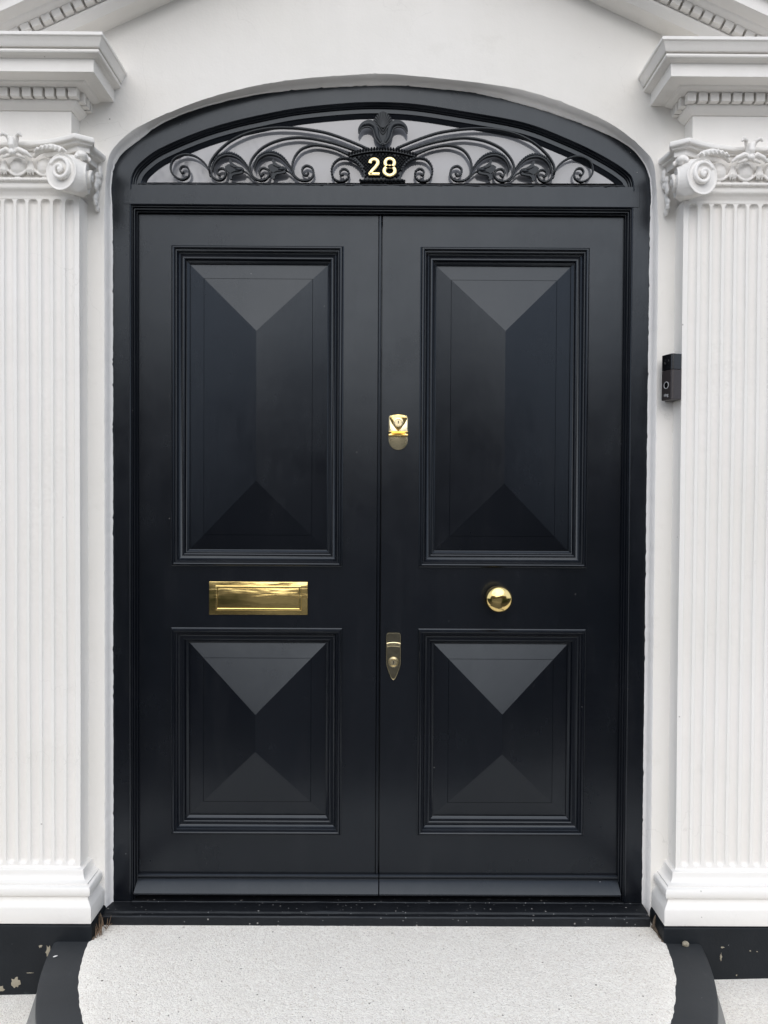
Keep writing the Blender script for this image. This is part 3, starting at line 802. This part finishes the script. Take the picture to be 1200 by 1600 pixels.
    for o_, z0, z1 in ((0, 2.2795, 2.2975), (.0035, 2.2830, 2.2940), (-.009, 2.2735, 2.2800), (-.024, 2.256, 2.2745)):
        pl_ = abplan(o_); mb.plan([(x, y) for x, y in pl_], z0, z1)
    q = melt(mb.build('abacus', TRIM), .0022, 2); q.parent = cap
    # fleuron
    mb = MB()
    for s in (-1, 1):
        mb.tube([(s*.004, -.176, 2.262), (s*.008, -.182, 2.285), (s*.014, -.188, 2.301), (s*.024, -.197, 2.303), (s*.030, -.194, 2.296)], [.006, .007, .0065, .0065, .003], 8)
        mb.tube([(0, -.182, 2.255), (s*.018, -.186, 2.262), (s*.038, -.184, 2.254), (s*.052, -.180, 2.243)], [.006, .0085, .0070, .0030], 8)
        mb.tube([(0, -.180, 2.250), (s*.016, -.182, 2.247), (s*.034, -.178, 2.242)], [.004, .006, .003], 8)
    mb.tube([(0, -.176, 2.30), (0, -.190, 2.29), (0, -.192, 2.272), (0, -.186, 2.255)], [.004, .009, .010, .007], 8)
    mb.ell((0, -.192, 2.252), (.0095, .008, .0085), 10)
    q = melt(mb.build('fleuron', TRIM), .0017, 1); q.parent = cap
    # volutes on the diagonal, a leafy spray and a nut above each
    for s in (-1, 1):
        cz = 2.192; th = R(11)
        hull = bmesh.new()
        c1 = Vector((.146, -.204, cz)); d1 = Vector((math.cos(th), -math.sin(th), 0))
        c2 = Vector((.203, -.160, cz)); d2 = Vector((math.sin(th), -math.cos(th), 0))
        pts = []
        for c_, d_ in ((c1, d1), (c2, d2)):
            for i in range(28):
                a = 2*math.pi*i/28; k2 = 1 if c_ is c1 else .80; pts.append(c_+d_*.047*k2*math.cos(a)+Vector((0, 0, .0515*k2*math.sin(a))))
        for a in (0,): pts.append(Vector((.176, -.12, cz+.045))); pts.append(Vector((.186, -.188, cz-.050))); pts.append(Vector((.186, -.188, cz+.0545))); pts.append(Vector((.176, -.12, cz-.040)))
        for p in pts: hull.verts.new((s*p.x, p.y, p.z))
        bmesh.ops.convex_hull(hull, input=hull.verts)
        hull.verts.index_update()
        mb = MB(); mb.add([v.co[:] for v in hull.verts], [[v.index for v in f.verts] for f in hull.faces]); hull.free()
        for c_, d_, sg in ((c1, d1, 1), (c2, d2, 1)):
            nrm = d_.cross(Vector((0, 0, 1)));  nrm = nrm if (nrm.y < 0 if c_ is c1 else nrm.x > 0) else -nrm
            sp = []; rr = []
            for i in range(90):
                f = i/89; a = R(150)-f*2*math.pi*1.70*(1 if c_ is c1 else -1); rad = .0400*(.16**(f**1.15))*(1 if c_ is c1 else .8)
                lift = .0005+.0085*min(1, f*2.2)+.003*f
                p = c_+d_*rad*.90*math.cos(a)+Vector((0, 0, rad*math.sin(a)+.003))+nrm*lift
                sp.append((s*p.x, p.y, p.z)); rr.append((.0040+.0040*min(1, f*3))*(1-.45*f))
            mb.tube(sp, rr, 9)
            k2 = 1 if c_ is c1 else .80
            rim_ = [c_+d_*.0455*k2*math.cos(t_)+Vector((0, 0, .0500*k2*math.sin(t_)))+nrm*.0006 for t_ in [2*math.pi*k/40 for k in range(41)]]
            mb.tube([(s*p.x, p.y, p.z) for p in rim_], .0026, 6)
            e = c_+nrm*.013; mb.ell((s*e.x, e.y, e.z+.003), (.0055, .0055, .0055), 10)
        q = melt(mb.build('volute', TRIM), .0019, 2); q.parent = cap
        mb = MB()
        mb.tube([(s*.050, -.166, 2.250), (s*.068, -.176, 2.259), (s*.090, -.186, 2.266), (s*.118, -.198, 2.265), (s*.142, -.207, 2.257), (s*.156, -.208, 2.247)], [.005, .008, .009, .009, .008, .005], 8)
        for i in range(7):
            f = i/6; x = .072+f*.082; z = 2.262+.006*math.sin(f*3)-.012*f*f
            mb.tube([(s*(x-.012), -.184-.026*f, z-.006), (s*x, -.190-.026*f, z+.003), (s*(x+.013), -.190-.024*f, z-.003-.004*f)], [.0030, .0046, .0020], 6)
        q = melt(mb.build('leaf_spray', TRIM), .0017, 1); q.parent = cap
        mb = MB(); mb.ell((s*.196, -.188, 2.246), (.018, .014, .013), 12)
        for i in range(6): mb.ell((s*(.186+.006*i), -.198+.004*i, 2.240+.004*math.sin(i*2)), (.006, .006, .008), 8)
        q = melt(mb.build('seed_pod', TRIM), .0019, 1); q.parent = cap
        mb = MB(); rn2 = random.Random(5)
        for i in range(11):
            f = i/10; mb.ell((s*(.212-.012*f+rn2.uniform(-.004, .004)), -.096+rn2.uniform(-.008, .012), 2.245-.11*f), (.0075, .012, .012+rn2.random()*.004), 8)
        q = melt(mb.build('side_foliage', TRIM), .0019, 1); q.parent = cap
    return t
pa = make_pilaster('left white fluted pilaster with scrolled capital, clear of the doorbell')
pb = copy_tree(pa)
pa.location.x = -AX; pb.location.x = AX
def chips(root, spots, seed):
    ped_ = [c for c in root.children if c.name.startswith('pedestal')][0]; rn = random.Random(seed)
    for cx, cz, sx, sz in spots:
        mb = MB(); n_ = 17; ph = rn.uniform(0, 6)
        pts = [(cx-root.location.x+sx*math.cos(a)*k, cz+sz*math.sin(a)*k) for a, k in [(2*math.pi*i/n_, rn.uniform(.5, 1.15)) for i in range(n_)]]
        yf = -.137-.052
        mb.prism(pts, yf-.0012, yf+.001, .0006); q = mb.build('paint_chip', TAN, smooth=60); q.parent = ped_
chips(pa, [(-.957, -.047, .008, .020), (-1.052, -.139, .014, .017), (-1.094, -.158, .010, .008), (-.980, -.034, .006, .004), (-1.010, -.112, .010, .0015)], 3)
chips(pb, [(1.004, -.030, .006, .003), (1.000, -.058, .0035, .012), (1.085, -.04, .003, .002), (1.105, -.042, .003, .0015), (1.046, -.112, .0025, .003)], 8)
pb['label'] = 'right white fluted pilaster with scrolled capital, next to the black doorbell'

# ---------------------------------------------------------------- entablatures over the pilasters
CORN = [(-.02, 2.544), (.1410, 2.544), (.1420, 2.5425), (.1420, 2.5350), (.1405, 2.5335), (.1385, 2.5325), (.1350, 2.5270), (.1315, 2.5190), (.1285, 2.5125), (.1270, 2.5105), (.1180, 2.5100), (.1180, 2.5070), (.1235, 2.5065), (.1255, 2.5040), (.1260, 2.5005), (.1245, 2.4970), (.1200, 2.4950),
        (.1140, 2.4945), (.1110, 2.4925), (.1045, 2.4915), (.1035, 2.4905), (.1035, 2.4550), (.1000, 2.4545), (.0620, 2.4545), (.0600, 2.4525), (.0560, 2.4500), (.0480, 2.4480), (.0440, 2.4465), (.0180, 2.4460), (.0180, 2.4205), (.0230, 2.4200), (.0230, 2.4175), (.0210, 2.4130), (.0150, 2.4060), (.0060, 2.4000), (.0040, 2.3970), (-.02, 2.3970)]
FW = .147; FYY = -.134
def make_entab(label):
    t = thing('entablature', label, 'cornice', (0, WY, 2.397), group='dentilled cornice blocks above the pilasters')
    mb = MB(); rings = []
    for sx, c_ in ((-1, 0), (-1, 1), (1, 1), (1, 0)):
        rings.append([(sx*(FW+o), (FYY-o) if c_ else WY+.01, z) for o, z in CORN])
    mb.loft(rings, False, True, True)
    cn = mb.build('cornice', TRIM, smooth=30, bevel=.0008); cn.parent = t; cn.location = -Vector(t.location)
    dp = .0331
    def dent(cx, cy, hx, hy):
        mb = MB(); z0, z1 = 2.4200, 2.4464
        mb.box(cx-hx, cx+hx, cy-hy, cy+hy, z0, z1)
        q = mb.build('dentil', TRIM, bevel=.0018); q.parent = cn
    for i in range(11):
        x = (i-5)*dp; dent(x+0, FYY-.029+.0, .0130, .0112)
    for s in (-1, 1):
        for k in range(3): dent(s*(FW+.0290+.0), FYY-.0275+.0135+k*dp*.80+.0150, .0110, .0105)
    return t
ea = make_entab('left white dentilled cornice block above the pilaster away from the doorbell')
eb = copy_tree(ea)
ea.location.x = -AX; eb.location.x = AX
eb['label'] = 'right white dentilled cornice block above the pilaster beside the doorbell'

# ---------------------------------------------------------------- open pediment
ped = thing('pediment', 'white open pediment with sloping dentilled cornices, cut off by the photo top', 'pediment', (0, WY, 2.6))
SL = R(24.5)
def rake(s):
    # travel so that left of travel is up-slope outward; offset h = perpendicular height relative to the corona's lower edge
    base0 = 2.643-2.455/math.cos(SL)*0
    a = (-1.42, 2.649-.42*math.tan(SL)); b = (0, 2.649+1.0*math.tan(SL))
    mb = MB()
    pf = [(z-2.455, FYY-o) for o, z in CORN if o > -.01]
    pf = [(.089, WY+.01)]+pf+[(pf[-1][0], WY+.01)]
    if s < 0: path = [a, b]
    else: path = [(-b[0], b[1]), (-a[0], a[1]+.010)]
    d = (Vector(path[1])-Vector(path[0])).normalized(); nn = Vector((-d.y, d.x))
    rings = []
    for p, apex in ((path[0], s > 0), (path[1], s < 0)):
        rg = []
        for h, y in pf:
            q = Vector(p)+nn*h
            if apex: q = Vector(p)+nn*h+d*(h*math.tan(SL)*(1 if s < 0 else -1)) ; q.x = 0 + (-.0002 if s < 0 else .0002)
            rg.append((q.x, y, q.y))
        rings.append(rg)
    mb.loft(rings, False, True, True)
    rk = mb.build('raking_cornice', TRIM, smooth=30, bevel=.0008); under(rk, ped)
    for i in range(24):
        u = .16+i*.0331
        if s < 0: o_ = Vector(path[0])+d*u
        else: o_ = Vector(path[1])-d*u
        x = [(-.0132, -.0300), (.0132, -.0300), (.0132, -.0088), (-.0132, -.0088)]
        mb = MB(); mb.prism([tuple(o_+d*q[0]+nn*q[1]) for q in x], FYY-.0402, FYY-.0175)
        q = mb.build('dentil', TRIM, bevel=.0018); q.parent = rk
rake(-1); rake(1)

# ---------------------------------------------------------------- round step
st_ = thing('round_step', 'rounded doorstep of pale gravel with a charcoal painted edge', 'step', (0, -.1, -.15))
YC = -.0914; RI, RO = .848, .945
mb = MB(); seg = 220; rn = random.Random(6)
ang = [math.pi+math.pi*i/seg for i in range(seg+1)]
rim = []
w = 0
for a in ang:
    w = w*.5+rn.uniform(-1, 1)*.0016
    rim.append((w+RI)*1.0)
ctr = (0, YC)
rads = [0, .2, .4, .6, .75]
vs = []; fs = []
cols = 7
for i, a in enumerate(ang):
    for f in (0, .25, .5, .75, .93, .985, 1.0):
        r = rim[i]*f; z = SZ+.0045 if f < .99 else SZ-.001
        vs.append((r*math.cos(a), YC+r*math.sin(a), z))
for i in range(seg):
    for k in range(cols-1): fs.append((i*cols+k, i*cols+k+1, (i+1)*cols+k+1, (i+1)*cols+k))
mb.add(vs, fs)
mb.add([(-RI, YC, SZ+.0045), (RI, YC, SZ+.0045), (RI, -.05, SZ+.0045), (-RI, -.05, SZ+.0045)], [(0, 1, 2, 3)])
under(mb.build('gravel_tread', GRAVEL, smooth=60), st_)
mb = MB()
pr = [(RI-.03, SZ-.006), (RI-.03, SZ), (RO-.012, SZ), (RO-.004, SZ-.0012), (RO+.001, SZ-.004), (RO+.003, SZ-.010), (RO+.003, SZ-.018), (RO-.006, SZ-.020)]
rings = [[(r*math.cos(a), YC+r*math.sin(a), z) for r, z in pr] for a in [math.pi-.02+(math.pi+.04)*i/120 for i in range(121)]]
mb.loft(rings, False, False, False)
under(mb.build('edging', RING, smooth=40), st_)
mb = MB()
rings = [[(r*math.cos(a), YC+r*math.sin(a), z) for r, z in [(RO-.002, SZ-.019), (RO+.002, SZ-.022), (RO+.046, -.18), (RO+.05, -.25)]] for a in [math.pi-.02+(math.pi+.04)*i/120 for i in range(121)]]
mb.loft(rings, False, False, False)
under(mb.build('riser', RISER, smooth=60), st_)
mb = MB(); mb.box(-RO, RO, YC, .2, -.25, SZ-.012); under(mb.build('bed', RING), st_)

# ---------------------------------------------------------------- doorbell
bt = thing('video_doorbell', 'black video doorbell with round silver-ringed button on the white wall', 'doorbell', (.858, WY, 1.567))
th = R(71); Rx, Ry = .8510, -.1500
dl = Vector((-math.cos(th), math.sin(th))); dr = Vector((math.sin(th), math.cos(th)))
def plan_at(a, b, off=0.):
    return Vector((Rx, Ry))+dl*a+dr*b
rc = [plan_at(.0075*(1-math.sin(t_)), .0075*(1-math.cos(t_))) for t_ in [R(i*15) for i in range(7)]]
ply = [plan_at(.0465, 0)]+[*rc][::1]+[plan_at(0, .0450)]
ply = [plan_at(.0465, .002), plan_at(.0445, 0)]+[plan_at(.0075*(1-math.sin(R(i*15))), .0075*(1-math.cos(R(i*15)))) for i in range(7)]+[plan_at(0, .0330), plan_at(.0015, .0345)]
pts = [(p.x, p.y) for p in ply]+[(ply[-1].x+.0, WY+.004), (ply[0].x+.022, WY+.004), (ply[0].x+.014, ply[0].y+.001)]
zb, zm, zt = 1.5680, 1.6560, 1.7020
mb = MB(); mb.plan(pts, zb, zm-.0006); under(mb.build('housing', BELLD, smooth=40, bevel=.0012), bt)
mb = MB(); mb.plan([(x, y) for x, y in pts], zm, zt); under(mb.build('camera_window', BELLG, smooth=40, bevel=.0012), bt)
nrm = Vector((-dr.x, -dr.y, 0)); ctr_ = plan_at(.023, 0)
def on_face(a, z, lift): p = plan_at(a, 0); return Vector((p.x, p.y, z))+nrm*lift
def disc(name, a, z, prof, mat, par, seg=36):
    mb = MB(); u = Vector((-dl.x, -dl.y, 0)); c_ = on_face(a, z, 0)
    rings = []
    for i in range(seg):
        t_ = 2*math.pi*i/seg; rings.append([tuple(c_+u*r*math.cos(t_)+Vector((0, 0, r*math.sin(t_)))+nrm*l) for r, l in prof])
    mb.loft(rings, True, False, False); return under(mb.build(name, mat, smooth=40), par)
disc('button', .0245, 1.6115, [(0, .0004), (.0085, .0004), (.0088, -.001)], BELLG, bt)
disc('button_ring', .0245, 1.6115, [(.0087, 0), (.0088, .0010), (.0105, .0010), (.0107, 0)], STEEL, bt)
disc('lens', .0235, 1.6800, [(0, .0012), (.0050, .0008), (.0075, .0003), (.0082, .0012), (.0095, .0010), (.0098, 0)], BELLG, bt)
c_ = on_face(.0245, 1.5825, .0005)
text('lettering', 'ring', .0125, c_, STEEL, None, rotz=-th, depth=.0002, offset=.0002)
under(bpy.data.objects[[o.name for o in C.objects if o.name.startswith('lettering')][-1]], bt)

# ---------------------------------------------------------------- small debris
mb = MB(); rn = random.Random(3)
for i in range(16):
    x = -.822+rn.uniform(-.008, .014); y = -.150+rn.uniform(-.030, .028)
    a = rn.uniform(-1, 1)
    mb.tube([(x, y, SZ+.002), (x+.008*a, y+rn.uniform(-.01, .01), SZ+.016), (x+.016*a+rn.uniform(-.006, .006), y+rn.uniform(-.01, .01), SZ+.02+rn.uniform(0, .03))], [.0009, .0012, .0005], 5)
tag(mb.build('dry_twigs', DRY), 'tuft of dry brown twigs caught at the left end of the sill', 'twigs')
for sgn, lab in ((-1, 'brown grime packed beside the left end of the sill'), (1, 'brown grime packed beside the right end of the sill')):
    mb = MB(); rn = random.Random(20+sgn)
    pts = [(sgn*(.8295+rn.uniform(-.001, .002)), -.112-.0095*i, SZ+.004+rn.uniform(0, .006)) for i in range(9)]
    mb.tube(pts, [rn.uniform(.004, .008)*(1-.07*i) for i in range(9)], 7)
    mb.tube([(sgn*.8300, -.113, SZ+.004), (sgn*.8305, -.118, .012), (sgn*.8310, -.124, .030)], [.006, .0045, .0015], 6)
    tag(melt(mb.build('grime', GRIME), .0016, 1), lab, 'grime')
px_, pz_ = -.905, -.265
mb = MB(); mb.ell((px_, pz_, SZ+.003), (.0065, .0030, .0014), 10, Matrix.Rotation(R(35), 3, 'Z'))
tag(mb.build('petal', PALE), 'small white petal lying on the left charcoal step edge', 'petal')
mb = MB(); mb.ell((.893, -.197, SZ+.004), (.011, .009, .009), 10); mb.ell((.888, -.203, SZ+.008), (.007, .006, .006), 10)
tag(melt(mb.build('mortar_crumb', TAN), .0015, 1), 'tan crumb of mortar where the right step edge meets the plinth', 'mortar crumb')

# ---------------------------------------------------------------- across the street (seen only as reflections)
BRICK = m_simple('brown_brick', (.11, .07, .05), .9, sc=2)
SLATE = m_simple('slate_roof', (.05, .05, .06), .7)
DGL = m_simple('window_glass', (.02, .022, .025), .1)
HEDGE = m_simple('hedge_leaves', (.03, .045, .02), .8, sc=20, bump=.05, bs=14)
def house_over(x0, x1, h, rh, label, grp='houses across the street'):
    t = thing('brick_house', label, 'house', (x0, -42, -.15), group=grp)
    mb = MB(); mb.box(x0, x1, -52, -42, -.2, h); under(mb.build('wall', BRICK), t)
    mb = MB(); mb.add([(x0, -41.8, h), (x1, -41.8, h), (x1, -52, h), (x0, -52, h), (x0, -47, h+rh), (x1, -47, h+rh)], [(0, 1, 5, 4), (2, 3, 4, 5), (0, 4, 3), (1, 2, 5), (0, 3, 2, 1)]); under(mb.build('roof', SLATE), t)
    n_ = int((x1-x0)/2.6)
    for k in range(n_):
        for z in (1.1, 4.1):
            c = x0+(k+.5)*(x1-x0)/n_; mb = MB(); mb.box(c-.55, c+.55, -42.03, -41.95, z, z+1.6); under(mb.build('window', DGL), t)
house_over(-34, -9.2, 8.6, 2.2, 'tall brown brick house across the street, to the left')
house_over(-9, 3.8, 5.4, 1.3, 'brown brick house directly across the street')
house_over(4, 9.5, 5.8, 1.4, 'low brown brick house across the street, right of centre')
house_over(9.7, 34, 8.4, 2.2, 'brown brick house across the street, far right')
mb = MB(); mb.box(-14, -1.6, -3.9, -3.3, -.2, .95); tag(mb.build('hedge', HEDGE, bevel=.06), 'clipped hedge left of the garden gate behind the viewer', 'hedge')
mb = MB(); mb.box(1.3, 14, -3.9, -3.3, -.2, .95); tag(mb.build('hedge', HEDGE, bevel=.06), 'clipped hedge right of the garden gate behind the viewer', 'hedge')
# bare street tree whose twigs show in the fanlight
def tree(x, y, seed, label):
    rn = random.Random(seed); BARK = m_simple('bark', (.06, .05, .04), .9)
    t = thing('bare_tree', label, 'tree', (x, y, -.2)); tr = MB(); cn = MB()
    def grow(mb, p, d, L, r, lv):
        n_ = 4; pts = [p]; q = p.copy(); dd = d.copy()
        for i in range(n_):
            dd = (dd+Vector((rn.uniform(-1, 1), rn.uniform(-1, 1), rn.uniform(-.5, .8)))*.16).normalized(); q = q+dd*L/n_; pts.append(q.copy())
        mb.tube(pts, [r*(1-.5*i/n_) for i in range(n_+1)], 5 if lv < 3 else 3)
        if lv >= 6: return
        for k in range(rn.choice((2, 3)) if lv else 4):
            b = pts[rn.choice((2, 3, 4))] if lv else pts[rn.choice((3, 4))]
            nd = (dd+Vector((rn.uniform(-1, 1), rn.uniform(-1, 1), rn.uniform(-.3, .7)))*.75).normalized()
            grow(cn, b, nd, L*rn.uniform(.6, .82), r*.52, lv+1)
    grow(tr, Vector((x, y, -.2)), Vector((0, 0, 1)), 3.6, .2, 0)
    under(tr.build('trunk', BARK, smooth=60), t); under(cn.build('crown', BARK, smooth=60), t)
tree(-4.9, -13, 5, 'bare street tree whose twigs reflect in the left of the fanlight')
